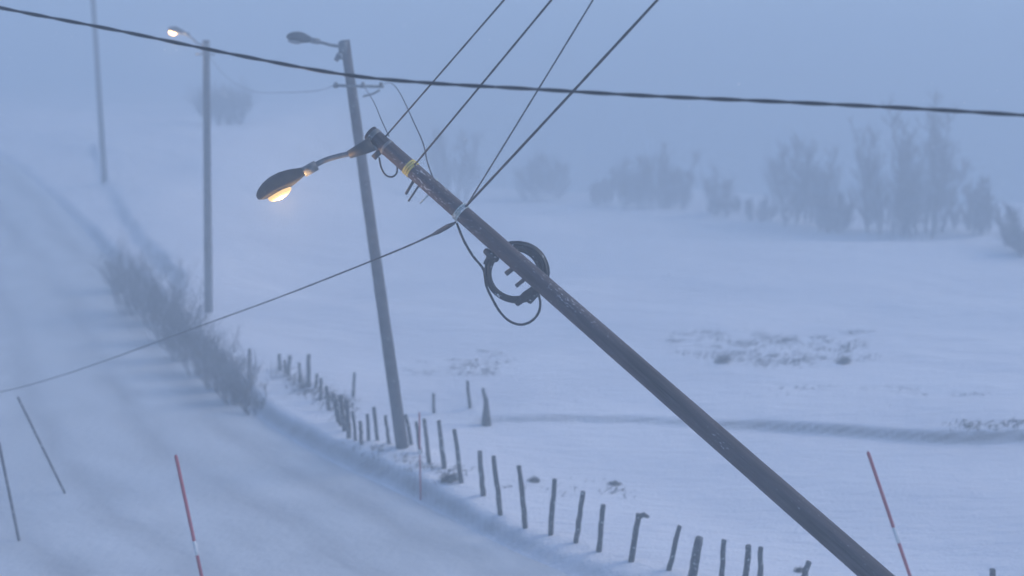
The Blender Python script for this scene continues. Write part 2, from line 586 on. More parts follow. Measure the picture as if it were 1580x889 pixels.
def lamp_head(parent, base, tip, down, width, height, lens, drop, lens_span=(0.42, 0.93)):
    """teardrop street lamp head: shell with a bowl lens underneath"""
    base, tip = Vector(base), Vector(tip)
    ax = (tip - base); L = ax.length; ax.normalize()
    dn = (down - ax * down.dot(ax)).normalized()
    sd_ = ax.cross(dn)
    prof = [(0, .26, .34), (.06, .34, .42), (.14, .52, .56), (.28, .76, .80), (.45, .94, .98), (.62, 1.0, 1.0), (.78, .92, .86), (.9, .68, .62), (.97, .36, .38), (1.0, .12, .18)]
    rings = []
    for t, w, hgt in prof:
        c = base + ax * (t * L)
        r = []
        for k in range(20):
            a = 2 * math.pi * k / 20
            ca, sa = math.cos(a), math.sin(a)
            v = sa * (0.72 if sa > 0 else 0.42) * hgt * height          # +: upper shell, -: flat tray
            r.append(c + sd_ * (ca * w * width / 2) - dn * v)
        rings.append(r)
    mb = MB(); mb.loft(rings)
    head = mb.build('lamp_head', M['lamp_shell'], parent)
    a0, a1 = lens_span
    lb = MB(); rings = []
    for i in range(9):
        t = i / 8
        c = base + ax * L * (a0 + (a1 - a0) * t) + dn * height * 0.36
        s = max(math.sin(math.pi * (0.06 + 0.88 * t)), 0.05)
        s = s ** 0.6
        r = []
        for k in range(16):
            a = 2 * math.pi * k / 16
            ca, sa = math.cos(a), math.sin(a)
            r.append(c + sd_ * (ca * s * width * 0.37) + dn * ((sa * drop * s) if sa > 0 else sa * 0.02))
        rings.append(r)
    lb.loft(rings)
    lb.build('lens', lens, head)
    jb = MB()
    c0 = base - ax * 0.02
    jb.tube([c0 - ax * height * 0.5, c0 + ax * height * 0.35], height * 0.30, 12)
    jb.build('collar', M['steel'], head)
    return head


def shaft(parent, base, top, r0, r1, mat, segs=14, bow=0.0, sides=20, name='shaft'):
    base, top = Vector(base), Vector(top)
    pts, rad = [], []
    for i in range(segs + 1):
        t = i / segs
        pts.append(base.lerp(top, t) + Vector((bow * math.sin(math.pi * t), 0, 0)))
        rad.append((r0 + (r1 - r0) * t) * (1 + 0.02 * math.sin(i * 2.3)))
    mb = MB(); mb.tube(pts, rad, sides, True, 0.015)
    return mb.build(name, mat, parent)


def grain_wood(axis):
    """tarred timber with checks, weather streaks and rime running along the trunk"""
    m, nt, p = new_mat('tarred_wood_grain')
    e = axis.to_track_quat('X', 'Z').inverted().to_euler()

    def n_(sx, scale, detail):
        tc = nnode(nt, 'ShaderNodeTexCoord')
        m1 = nnode(nt, 'ShaderNodeMapping'); m1.inputs['Rotation'].default_value = e
        m2 = nnode(nt, 'ShaderNodeMapping'); m2.inputs['Scale'].default_value = (sx, 1, 1)
        n = nnode(nt, 'ShaderNodeTexNoise'); n.inputs['Scale'].default_value = scale; n.inputs['Detail'].default_value = detail
        nt.links.new(tc.outputs['Object'], m1.inputs[0]); nt.links.new(m1.outputs[0], m2.inputs[0]); nt.links.new(m2.outputs[0], n.inputs['Vector'])
        return n.outputs['Fac']
    fine, broad = n_(.05, 42, 6), n_(.25, 5, 4)
    c = ramp(nt, fine, .32, .68, (.024, .020, .023), (.075, .060, .066))
    c = mixc(nt, ramp(nt, broad, .38, .66, (0, 0, 0), (.7, .7, .7)), c, (.09, .074, .082))
    crack = ramp(nt, n_(.03, 60, 3), .30, .38, (1, 1, 1), (0, 0, 0))
    c = mixc(nt, crack, c, (.012, .010, .010))
    f = ramp(nt, math_node(nt, 'ADD', math_node(nt, 'MULTIPLY', n_(.5, 55, 5), .6), math_node(nt, 'MULTIPLY', broad, .4)), (.60), .68, (0, 0, 0), (.5, .5, .5))
    c = mixc(nt, f, c, SNOW)
    nt.links.new(c, p.inputs['Base Color'])
    p.inputs['Roughness'].default_value = .92
    bump(nt, p, math_node(nt, 'ADD', fine, f), .6, .012)
    return m


# -- the toppled pole ------------------------------------------------------------------
TOP = P(571, 205, 12.8)
LOWV = P(1352, 889, 11.6)
pdir = (LOWV - TOP).normalized()
s = 5.0
while True:
    q = TOP + pdir * s
    if q.z < gz(q.x, q.y) - 0.5 or s > 16: break
    s += 0.1
BASE = TOP + pdir * s
ground_pt = TOP + pdir * (s - 0.8)
fallen = empty('utility_pole', ground_pt, 'dark tarred power pole leaning right over, with a lit lamp and wires at its head', 'utility pole')
VIS = (LOWV - TOP).length


def r_pole(dist):
    return 0.078 + (0.112 - 0.078) * dist / VIS


pts = [TOP + pdir * (s * i / 40) for i in range(41)]
mb = MB(); mb.tube(pts, [r_pole(s * i / 40) for i in range(41)], 28, True, 0.012)
mb.build('shaft', grain_wood(pdir), fallen)
# frame of the pole: along pdir, side = up-right in the picture, front = towards the camera
front = (CAMP - TOP); front = (front - pdir * front.dot(pdir)).normalized()
side = front.cross(pdir).normalized()
if side.z < 0: side = -side


def on_pole(px, py=None):
    """the point of the pole's axis nearest to a picture position"""
    best = None
    for i in range(600):
        q = TOP + pdir * (VIS * 1.1 * i / 600)
        d = q - CAMP
        zz = d.dot(FWD)
        u = CX + FPX * d.x / zz; v = CY - FPX * d.dot(UPV) / zz
        e = (u - px) ** 2 + (v - py) ** 2
        if best is None or e < best[0]: best = (e, q, i / 600 * VIS * 1.1)
    return best[1], best[2]


def depth_of(q):
    return (q - CAMP).dot(FWD)


def band(px, py, w, mat, name, grow=0.006, turns=1):
    q, dist = on_pole(px, py)
    r = r_pole(dist) + grow
    m_ = MB()
    for k in range(turns):
        o_ = (k - (turns - 1) / 2) * w * 1.3
        c = q + pdir * o_
        pr = [(-w / 2, r * 0.97), (-w / 2 * 0.8, r), (w / 2 * 0.8, r), (w / 2, r * 0.97)]
        m_.tube([c + pdir * a for a, _ in pr], [b for _, b in pr], 24)
    return m_.build(name, mat, fallen)


band(628, 266, 0.020, M['yellow_strap'], 'strap', 0.007, 3)
band(708, 332, 0.016, M['clamp'], 'wire_clamp', 0.012, 3)
band(575, 213, 0.05, M['steel'], 'lamp_bracket_band', 0.006, 1)
band(594, 232, 0.03, M['steel'], 'lamp_bracket_band', 0.006, 1)
# snow cap wedged on the end
# lamp arm and head
d0 = depth_of(TOP)
arm_pts = [P(590, 230, d0 - .02), P(566, 228, d0 - .09), P(545, 236, d0 - .10), P(527, 240, d0 - .10), P(505, 246, d0 - .10), P(488, 254, d0 - .10), P(470, 265, d0 - .10)]
cp = catmull(arm_pts, 5)
mb = MB(); mb.tube(cp, [0.026] * len(cp), 12); mb.build('lamp_arm', M['steel'], fallen)
mb = MB(); mb.tube([P(574, 222, d0 - .08), P(556, 231, d0 - .09), P(538, 239, d0 - .10)], [0.075, 0.060, 0.040], 14)
mb.build('bracket_socket', M['lamp_shell'], fallen)
hb, ht = P(474, 263, d0 - .10), P(397, 306, d0 - .16)
down = (UPV * -0.80 + Vector((0.50, 0, 0)) + FWD * 0.04).normalized()
lamp_head(fallen, hb, ht, down, 0.20, 0.17, M['lens_lit'], 0.060, (0.40, 0.84))
mid = hb.lerp(ht, 0.66) + down * 0.16
ld = bpy.data.lights.new('lamp_light', 'POINT'); ld.energy = 34; ld.color = (1.0, 0.58, 0.24); ld.shadow_soft_size = 0.05
lo_ = bpy.data.objects.new('lamp_light', ld); COL.objects.link(lo_); lo_.location = mid; lo_.rotation_euler = (-down).to_track_quat('Z', 'Y').to_euler()
# hardware on the pole
def rod(px0, py0, px1, py1, r, name, mat, dz=0.0, dz1=None):
    q, _ = on_pole((px0), (py0))
    d = depth_of(q)
    m_ = MB(); m_.tube([P(px0, py0, d + dz), P(px1, py1, d + (dz if dz1 is None else dz1))], r, 10)
    return m_.build(name, mat, fallen)


rod(648, 284, 630, 311, 0.010, 'bolt', M['lamp_shell'])
rod(664, 298, 648, 314, 0.008, 'bolt', M['clamp'])
rod(640, 276, 626, 300, 0.014, 'bolt', M['lamp_shell'])
rod(668, 296, 673, 276, 0.022, 'insulator', M['clamp'])
rod(588, 232, 576, 244, 0.030, 'bolt', M['lamp_shell'])
rod(806, 404, 780, 423, 0.024, 'coil_hook', M['lamp_shell'], 0.06)
rod(822, 420, 796, 442, 0.020, 'coil_hook', M['lamp_shell'], 0.06)
lp = catmull([P(585, 243, d0 - .02), P(588, 258, d0 - .03), P(595, 270, d0 - .03), P(605, 273, d0 - .03), P(612, 267, d0 - .02), P(613, 256, d0)], 5)
mb = MB(); mb.tube(lp, 0.009, 8); mb.build('wire_loop', M['cable'], fallen)

# -- standing lamp poles -----------------------------------------------------------------


def lamp_pole(base_px, top_px, r0, r1, label, arm, head, lens, lit, mat):
    b = ground_px(*base_px)
    y = b.y
    e = empty('street_lamp', b, label, 'street lamp', 'street lamps along the road')
    t = at_y(*top_px, y)
    d = (t - b).normalized()
    shaft(e, b - d * 0.3, t, r0, r1, mat)
    if arm:
        cp_ = catmull([at_y(u, v, y) for u, v in arm], 4)
        m_ = MB(); m_.tube(cp_, 0.032, 10); m_.build('lamp_arm', M['steel'], e)
        h0, h1 = at_y(*head[0], y), at_y(*head[1], y)
        dn = Vector((0, -0.12, -1)).normalized()
        lamp_head(e, h0, h1, dn, 0.24, 0.19, lens, 0.07 if lit else 0.05, (0.5, 0.9) if lit else (0.42, 0.93))
        m_ = MB(); q = at_y(arm[0][0], arm[0][1], y); m_.tube([q - Vector((0, 0, .14)), q + Vector((0, 0, .10))], r1 + 0.018, 14)
        m_.build('lamp_bracket_band', M['steel'], e)
        if lit:
            l_ = bpy.data.lights.new('lamp_light', 'POINT'); l_.energy = lit; l_.color = (1.0, 0.70, 0.40); l_.shadow_soft_size = 0.08
            lo = bpy.data.objects.new('lamp_light', l_); COL.objects.link(lo); lo.location = h0.lerp(h1, 0.65) + dn * 0.35
    return e, b, t


p2, b2, t2 = lamp_pole((622, 699), (532, 62), 0.135, 0.095, 'tilted wooden lamp pole with an unlit lamp, rising from the fence line',
                       [(531, 72), (512, 70), (497, 66), (482, 63)], ((484, 63), (442, 57)), M['lens_off'], 0, M['grey_wood'])
m_ = MB()
m_.tube([at_y(540, 92, b2.y), at_y(524, 90, b2.y)], 0.02, 8)
m_.tube([at_y(524, 84, b2.y), at_y(518, 94, b2.y)], [0.06, 0.045], 10)
m_.build('insulator', M['steel'], p2)
m_ = MB(); m_.tube([at_y(514, 132, b2.y - .12), at_y(592, 134, b2.y - .12)], 0.028, 8); m_.build('cross_arm', M['steel'], p2)
for ux in (518, 560, 588):
    m_ = MB(); m_.tube([at_y(ux, 136, b2.y - .12), at_y(ux, 127, b2.y - .12)], [0.045, 0.035], 10); m_.build('insulator', M['steel'], p2)
m_ = MB(); m_.tube(catmull([at_y(586, 139, b2.y - .12), at_y(575, 145, b2.y - .13), at_y(560, 149, b2.y - .12)], 4), 0.02, 8); m_.build('brace', M['steel'], p2)

p3, b3, t3 = lamp_pole((322, 487), (318, 62), 0.135, 0.105, 'upright wooden lamp pole with a small burning lamp, beside the roadside bushes',
                       [(318, 72), (305, 67), (295, 58), (284, 52)], ((287, 52), (259, 45)), M['lens_far'], 40, M['grey_wood'])
m_ = MB(); m_.tube([at_y(318, 84, b3.y) + Vector((-.3, -.14, 0)), at_y(318, 84, b3.y) + Vector((.3, -.14, 0))], 0.03, 8); m_.build('cross_arm', M['steel'], p3)

b4 = ground_px(162, 284)
p4 = empty('utility_pole', b4, 'faint distant power pole half lost in the blowing snow, farthest up the road', 'utility pole')
t4 = b4 + Vector((-0.12, 0, 10.6))
shaft(p4, b4 - Vector((0, 0, .3)), t4, 0.15, 0.11, M['grey_wood'])
m_ = MB(); q = b4 + Vector((-.1, -.16, 9.9)); m_.tube([q - Vector((.9, 0, 0)), q + Vector((.9, 0, 0))], 0.05, 8); m_.build('cross_arm', M['steel'], p4)

# ------------------------------------------------------------------ wires


def wire(name, pts, r, mat, label, cat, group=None, n=12, sides=8, parent=None, rough=0.10):
    cp_ = catmull(pts, n)
    m_ = MB(); m_.tube(cp_, [r * (1 + rng.uniform(-rough, rough)) for _ in cp_], sides)
    o = m_.build(name, mat, parent, origin=cp_[len(cp_) // 2])
    if parent is None: tag(o, label, cat, group)
    return o


def twisted(name, pts, r, mat, label, cat, group=None, pitch=0.6):
    cp_ = catmull(pts, 60)
    m_ = MB()
    for ph in (0, math.pi):
        out, L = [], 0.0
        for i, q in enumerate(cp_):
            if i: L += (q - cp_[i - 1]).length
            t = (cp_[min(i + 1, len(cp_) - 1)] - cp_[max(i - 1, 0)]).normalized()
            u = t.cross(Vector((0, 0, 1))).normalized(); w = u.cross(t)
            a = 2 * math.pi * L / pitch + ph
            out.append(q + (u * math.cos(a) + w * math.sin(a)) * r * 0.55)
        m_.tube(out, r, 7)
    o = m_.build(name, mat, None, origin=cp_[len(cp_) // 2])
    return tag(o, label, cat, group)


G = 'overhead wires of the power line'
span = [(-150, -22), (0, 12), (180, 47), (370, 86), (530, 115), (660, 128), (830, 138), (1000, 148), (1200, 157), (1400, 167), (1580, 178), (1760, 191)]
span_p = [P(u, v, 10.2 - 1.6 * (u / 1580)) for u, v in span]
span_p = [span_p[0] + (span_p[0] - span_p[1]).normalized() * 6 - Vector((0, 0, -0.6))] + span_p + [span_p[-1] + (span_p[-1] - span_p[-2]).normalized() * 6 + Vector((0, 0, .4))]
twisted('overhead_cable', span_p, 0.0098, M['cable'], 'thick black twisted cable sagging right across the picture above the toppled pole', 'cable', G)


def up_wire(a_px, mid_px, top_px, r, mat, label, d_top, bend=0.0, far=7.0):
    qa, _ = on_pole(*a_px)
    da = depth_of(qa)
    A = P(a_px[0], a_px[1], da)
    T = P(top_px[0], top_px[1], d_top)
    E = A + (T - A) * (1 + far / (T - A).length)
    run = [A.lerp(E, k / 9) - Vector((0, 0, bend * 8 * (k / 9) * (1 - k / 9))) for k in range(10)]
    return wire('overhead_wire', run, r, mat, label, 'wire', G)


up_wire((592, 214), (686, 101), (775, 0), 0.0085, M['cable'], 'black wire rising from the tip of the toppled pole, the first nearest its lamp', 11.2, 0.012)
up_wire((632, 264), (738, 130), (848, 0), 0.0095, M['cable'], 'black wire rising from the yellow strap of the toppled pole', 11.0, 0.012)
up_wire((716, 324), (806, 148), (910, 0), 0.0085, M['thin_wire'], 'pale frosted wire rising from the clamp beside the thicker dark wire', 11.4, 0.03)
up_wire((712, 326), (872, 140), (1012, -4), 0.0120, M['cable'], 'thick dark wire rising from the clamp, last before the empty sky', 10.4, 0.02)

qa, _ = on_pole(703, 345)
dq = depth_of(qa)
low_pts = [P(703, 343, dq - .08), P(668, 362, dq + .3), P(590, 396, dq + 2.0), P(430, 459, dq + 6.5), P(290, 510, dq + 10), P(170, 554, dq + 12.5), P(80, 584, dq + 14.4), P(0, 605, dq + 16), P(-160, 636, dq + 19)]
wire('overhead_wire', low_pts, 0.011, M['cable'], 'dark service wire dropping from the pole clamp leftwards over the snowy road', 'wire', G)
m_ = MB(); m_.tube([P(700, 345, dq - .09), P(690, 350, dq), P(676, 358, dq + .2), P(666, 363, dq + .33)], [0.014, 0.024, 0.022, 0.012], 10)
m_.build('wire_grip', M['cable'], fallen)

# slack wires between the standing pole and the toppled one
qi, _ = on_pole(672, 287)
wire('slack_wire', [at_y(588, 131, b2.y - .12), P(602, 128, 22), P(616, 142, 17), P(640, 192, 14), P(653, 222, 13.2), P(660, 252, 12.9), P(671, 282, depth_of(qi))], 0.008, M['thin_wire'],
     'slack pale wire drooping onto the insulator on the upper side of the toppled pole', 'wire', G)
qi, _ = on_pole(600, 212)
wire('slack_wire', [at_y(560, 131, b2.y - .12), P(566, 140, 22), P(577, 158, 17), P(588, 184, 14), P(600, 210, depth_of(qi))], 0.007, M['thin_wire'],
     'slack pale wire from the standing pole bracket to the tip of the toppled pole', 'wire', G)
wire('slack_wire', [at_y(518, 131, b2.y - .12), P(490, 140, 30), P(440, 143, 33), P(390, 141, 37), P(350, 120, 41), at_y(322, 86, b3.y)], 0.007, M['thin_wire'],
     'faint wire strung between the two standing lamp poles', 'wire', G)

# ------------------------------------------------------------------ the coil hung on the pole
qc, _ = on_pole(800, 408)
dc_ = depth_of(qc) + 0.15
cen = P(796, 420, dc_)
X, U = Vector((1, 0, 0)), UPV
mb = MB()
r2 = random.Random(3)
pts = []
TURNS, NS = 21, 44
for i in range(TURNS * NS + 1):
    a = 2 * math.pi * i / NS
    k = i // NS
    if i % NS == 0:
        nr, nd, ex, ey = r2.uniform(-.060, .050), r2.uniform(-.055, .055), r2.uniform(-.014, .014), r2.uniform(-.014, .014)
        if i == 0: cur = (nr, nd, ex, ey)
        prv, cur = cur, (nr, nd, ex, ey)
    f = (i % NS) / NS
    vals = [p_ + (c_ - p_) * f for p_, c_ in zip(prv, cur)]
    R = 0.272 + vals[0] * (0.7 + 0.3 * math.sin(a + 0.8))
    pts.append(cen + X * (R * math.cos(a) * 1.0 + vals[2]) + U * (R * 0.97 * math.sin(a) + vals[3]) + FWD * vals[1])
mb.tube(pts, 0.0130, 7)
coil = mb.build('cable_coil', M['coil'], None, origin=cen)
tag(coil, 'coil of spare black cable hung behind the middle of the toppled pole', 'cable coil')
wire('coil_tail', catmull([P(705, 345, dq + .02), P(716, 372, dc_ - .08), P(731, 397, dc_ - .04), P(746, 416, dc_), P(750, 440, dc_), P(760, 462, dc_ - .02), P(772, 482, dc_ - .02), P(787, 496, dc_), P(805, 501, dc_), P(822, 494, dc_), P(832, 480, dc_), P(833, 462, dc_ + .02), P(826, 440, dc_ + .05)], 2),
     0.0125, M['coil'], None, None, None, 4, 8, coil)
wire('coil_tail', [P(748, 408, dc_ - .02), P(757, 392, dc_ - .03), P(767, 384, dc_), P(780, 376, dc_ + .02)], 0.02, M['coil'], None, None, None, 5, 8, coil)
for (u, v, du, dv) in ((812, 456, 15, -13), (826, 452, 10, -14), (758, 394, 9, 7)):
    m_ = MB()
    m_.tube([P(u - du, v - dv, dc_ - .02), P(u, v, dc_ - .07), P(u + du, v + dv, dc_ - .02)], [0.03, 0.045, 0.03], 9)
    m_.build('tie', M['coil'], coil)

# ------------------------------------------------------------------ snow stakes


def stake(base, top, r, label, bands, mat, group='snow marker stakes along the road edges'):
    e = empty('snow_stake', base, label, 'snow stake', group)
    d = (top - base)
    m_ = MB(); m_.tube([base - d.normalized() * 0.3, base.lerp(top, .5), top - d.normalized() * 0.03, top], [r, r, r, r * 0.55], 12)
    m_.build('shaft', mat, e)
    for t0, t1 in bands:
        m_ = MB(); m_.tube([base.lerp(top, t0), base.lerp(top, t1)], r + 0.003, 12); m_.build('reflective_band', M['white'], e)
    return e


def near_stake(top_px, bot_px, band_px, y, label):
    top = at_y(*top_px, y)
    dx = (bot_px[0] - top_px[0]) / (bot_px[1] - top_px[1])
    v = bot_px[1]
    while True:
        q_ = at_y(top_px[0] + dx * (v - top_px[1]), v, y)
        if q_.z < gz(q_.x, y) or v > 1700: break
        v += 2
    tt = [(v - b) / (v - top_px[1]) for b in band_px]
    return stake(q_, top, 0.026, label, [(tt[1], tt[0])], M['red'])


near_stake((271, 702), (311, 889), (833, 855), 18.5, 'red snow stake with one white band, standing in front of the open snowy road')
near_stake((1339, 697), (1404, 889), (812, 836), 18.5, 'red snow stake with one white band, standing past the foot end of the toppled pole')
b = ground_px(649, 772)
stake(b, at_y(647, 636, b.y), 0.015, 'thin faded red stake on the snow bank in front of the tilted lamp pole', [(0.52, 0.58)], M['red'])
b = ground_px(102, 765)
stake(b, at_y(27, 612, b.y), 0.024, 'dull slanting stake at the near road edge, reaching up to the low service wire', [], M['stake_dark'])
b = ground_px(30, 838)
stake(b, at_y(-2, 682, b.y), 0.026, 'dull leaning stake cut by the picture edge, in the near corner of the road', [], M['stake_dark'])
b = ground_px(384, 626)
stake(b, at_y(385, 538, b.y), 0.040, 'blurred dark stake at the end of the roadside bushes', [], M['stake_dark'])

# ------------------------------------------------------------------ fence posts
for i, (tp, bp, r, label) in enumerate(POSTS):
    b = ground_px(*bp)
    y = b.y
    t = at_y(tp[0], tp[1], y)
    t = t + Vector((0, rng.uniform(-.08, .08), 0))
    d = t - b
    n = 7
    pts = [b - d.normalized() * 0.3] + [b.lerp(t, k / n) + Vector((rng.uniform(-.008, .008), rng.uniform(-.008, .008), 0)) for k in range(1, n + 1)]
    r *= 0.82
    mb = MB(); mb.tube(pts, [r * (1.08 - 0.16 * k / n) for k in range(n + 1)], 9, True, 0.10)
    if i == 20:
        mb.tube([t - Vector((0, 0, .06)), t + Vector((.08, .02, -.03)), t + Vector((.16, .03, -.07))], [.045, .045, .025], 8, True, .15)
    o = mb.build('fence_post', M['post_wood'], None, origin=b, smooth=False)
    tag(o, label, 'fence post', 'wooden fence posts along the road')

# stump box in the field
b = ground_px(750, 656)
t = at_y(750, 614, b.y)
mb = MB(); mb.tube([b - Vector((0, 0, .2)), b + Vector((0, 0, .05)), b.lerp(t, .6), t], [.13, .12, .07, .05], 9, True, .12)
mb.tube([t - Vector((0, 0, .1)), t + Vector((-.07, 0, .22))], [.05, .04], 7, True, .1)
o = mb.build('tree_stump', M['post_wood'], None, origin=b, smooth=False)
tag(o, 'dark tapering stump with a stub on top, at the start of the dark cut bank', 'stump')

# ------------------------------------------------------------------ bushes, tufts and trees


def branchy(mb, r_, start, dirn, length, rad, depth, up, spread, twigs, segs=4):
    p_, d_ = Vector(start), Vector(dirn).normalized()
    pts, rads = [p_.copy()], [rad]
    for i in range(segs):
        d_ = (d_ + Vector((r_.gauss(0, .12), r_.gauss(0, .12), r_.gauss(0, .06) + up))).normalized()
        p_ = p_ + d_ * (length / segs)
        pts.append(p_.copy()); rads.append(rad * (1 - 0.75 * (i + 1) / segs))
    mb.tube(pts, rads, 5 if depth > 1 else 3, False)
    if depth <= 0: return
    for k in range(twigs):
        t = r_.uniform(0.25, 1.0) * segs
        i = min(int(t), segs - 1)
        q_ = pts[i].lerp(pts[i + 1], t - i)
        a = r_.uniform(0, 2 * math.pi)
        out = Vector((math.cos(a), math.sin(a), 0)) * spread + Vector((0, 0, r_.uniform(0.3, 1.1)))
        dd_ = (d_ * 0.5 + out).normalized()
        branchy(mb, r_, q_, dd_, length * r_.uniform(.38, .62), rad * 0.5, depth - 1, up, spread, max(3, int(twigs * 0.8)), 3)


def bush(base, height, width, seed, label, cat, group, mat, name='shrub', stems=16, twigs=5, rad=.016):
    r_ = random.Random(seed)
    mb = MB()
    for k in range(stems):
        a = r_.uniform(0, 2 * math.pi)
        rr = width * 0.5 * math.sqrt(r_.random())
        s0 = base + Vector((math.cos(a) * rr * .75, math.sin(a) * rr * .6, 0))
        s0.z = gz(s0.x, s0.y) - 0.05
        dirn = Vector((math.cos(a) * .38 * rr / max(width * .5, .01), math.sin(a) * .38, 1))
        branchy(mb, r_, s0, dirn, height * r_.choice((.4, .55, .7, .85, 1.05)) * r_.uniform(.85, 1.1), rad, 2, .04, .85, twigs)
    o = mb.build(name, mat, None, origin=base)
    return tag(o, label, cat, group)


SH = 'bare shrubs on the bank of the road'
SHRUBS = [  # x, base y, top y, width px, label
    (392, 638, 606, 36, 'low bare shrub tuft at the near end of the dark roadside thicket'),
    (368, 622, 576, 46, 'bare dark shrub left of the blurred stake at the thicket end'),
    (342, 602, 546, 50, 'bare dark shrub in the near half of the roadside thicket'),
    (314, 580, 520, 52, 'bare dark shrub under the spot where the low wire leaves the thicket'),
    (288, 556, 492, 52, 'dense bare shrub in the middle of the roadside thicket, on the low wire'),
    (268, 530, 462, 48, 'dense bare shrub above the low wire, facing the burning lamp pole foot'),
    (248, 500, 430, 46, 'tall dark bare shrub near the far end of the roadside thicket'),
    (212, 486, 412, 58, 'broad dark bare shrub at the far end of the thicket, on the road side'),
    (190, 452, 404, 40, 'small faint bare shrub topping the far end of the roadside thicket'),
]
for i, (u, vb, vt, w, label) in enumerate(SHRUBS):
    b = ground_px(u, vb)
    sc = FPX / depth_of(b)
    bush(b, (vb - vt) / sc * 1.12, w / sc * 1.15, 50 + i, label, 'shrub', SH, M['twig'], stems=34 if i > 0 else 10, twigs=7, rad=.016)

TF = 'withered tufts poking out of the snowfield'
TUFTS = [
    (1112, 560, 17, 26, 'dark round withered tuft at the lower left of the stubble patch'),
    (1300, 561, 15, 24, 'dark round withered tuft at the lower right of the stubble patch'),
    (822, 743, 10, 20, 'small withered tuft behind the fence posts that lean left'),
    (947, 748, 8, 30, 'small flat withered tuft beyond the fence in the open near snow'),
    (1232, 882, 10, 18, 'small withered tuft at the foot end of the toppled pole'),
    (690, 744, 20, 30, 'withered tuft at the foot of the leaning posts after the thin red stake'),
]


def blades(mb, r_, s0, hh, wind=.25):
    a = r_.uniform(0, 6.283)
    ln = Vector((math.cos(a) * .5 + r_.gauss(0, .3) + wind, math.sin(a) * .5 + r_.gauss(0, .3), 1)).normalized()
    mb.tube([s0, s0 + ln * hh * .6, s0 + (ln + Vector((wind, 0, -.25))).normalized() * hh], [.010, .008, .003], 3, False)


for i, (u, vb, hpx, wpx, label) in enumerate(TUFTS):
    b = ground_px(u, vb)
    sc = FPX / depth_of(b)
    r_ = random.Random(200 + i)
    mb = MB()
    for k in range(150):
        a = r_.uniform(0, 6.283)
        rr = wpx / sc * .24 * min(abs(r_.gauss(0, 1)), 1.6)
        s0 = b + Vector((math.cos(a) * rr, math.sin(a) * rr, 0)); s0.z = gz(s0.x, s0.y) - .03
        blades(mb, r_, s0, hpx / sc * r_.uniform(.4, 1.4) * math.exp(-(rr / (wpx / sc * .5)) ** 2))
    o = mb.build('grass_tuft', M['dry_grass'], None, origin=b)
    tag(o, label, 'grass tuft', TF)

# stubble too fine to count: the field patch, the rim of the cut bank, and the fence line
r_ = random.Random(77)
mb = MB()
for (u0, u1, v0, v1, n, hpx) in ((1030, 1345, 512, 560, 95, 8), (1120, 1250, 525, 568, 45, 9), (1470, 1600, 650, 664, 34, 7), (1180, 1560, 596, 612, 14, 5),
                                 (640, 760, 556, 580, 26, 6), (420, 545, 578, 640, 46, 14), (555, 720, 690, 735, 36, 12), (700, 790, 540, 566, 14, 6), (780, 960, 735, 770, 10, 7)):
    for k in range(n):
        u, v = r_.uniform(u0, u1), r_.uniform(v0, v1)
        if u0 in (420, 555):
            v = v0 + (v1 - v0) * (u - u0) / (u1 - u0) + r_.gauss(0, 7)
        b = ground_px(u, v)
        sc = FPX / depth_of(b)
        for q_ in range(r_.randint(2, 13)):
            s0 = b + Vector((r_.gauss(0, .16), r_.gauss(0, .12), 0)); s0.z = gz(s0.x, s0.y) - .02
            blades(mb, r_, s0, hpx / sc * r_.uniform(.4, 1.3), .35)
o = mb.build('stubble_grass', M['dry_grass'], None, origin=(0, 30, 0))
tag(o, kind='stuff')

TG = 'bare trees on the far rim of the field'
TREES = [  # x, base y, top y, width, stems, label
    (985, 322, 232, 64, 4, 'bare misty tree with slanting stems, left of its straight neighbour at the field rim'),
    (1036, 322, 222, 50, 5, 'bare misty tree with straight upright crown, next right of the slanting one'),
    (1110, 330, 258, 40, 3, 'short bare misty tree rising from the low thicket at the field rim'),
    (1162, 334, 296, 76, 5, 'low spreading bare bush between the short tree and the tall pointed one'),
    (1238, 346, 202, 88, 5, 'tall pointed bare tree, left neighbour of the biggest one at the field rim'),
    (1284, 356, 290, 56, 4, 'low bare bush leaning at the right foot of the tall pointed tree'),
    (1368, 358, 180, 90, 5, 'biggest bare tree, left crown of the broad pair under the black cable'),
    (1428, 362, 140, 90, 5, 'biggest bare tree, right and taller crown of the broad pair under the black cable'),
    (1505, 360, 268, 50, 4, 'smaller bare tree right of the broad pair at the field rim'),
    (1572, 384, 310, 60, 4, 'bare bush cut by the picture edge, the last one along the field rim'),
    (928, 314, 272, 40, 4, 'small faint bare bush left of the slanting misty tree'),
    (838, 308, 232, 76, 5, 'very faint bare tree over the toppled pole clamp, the first along the field rim'),
]
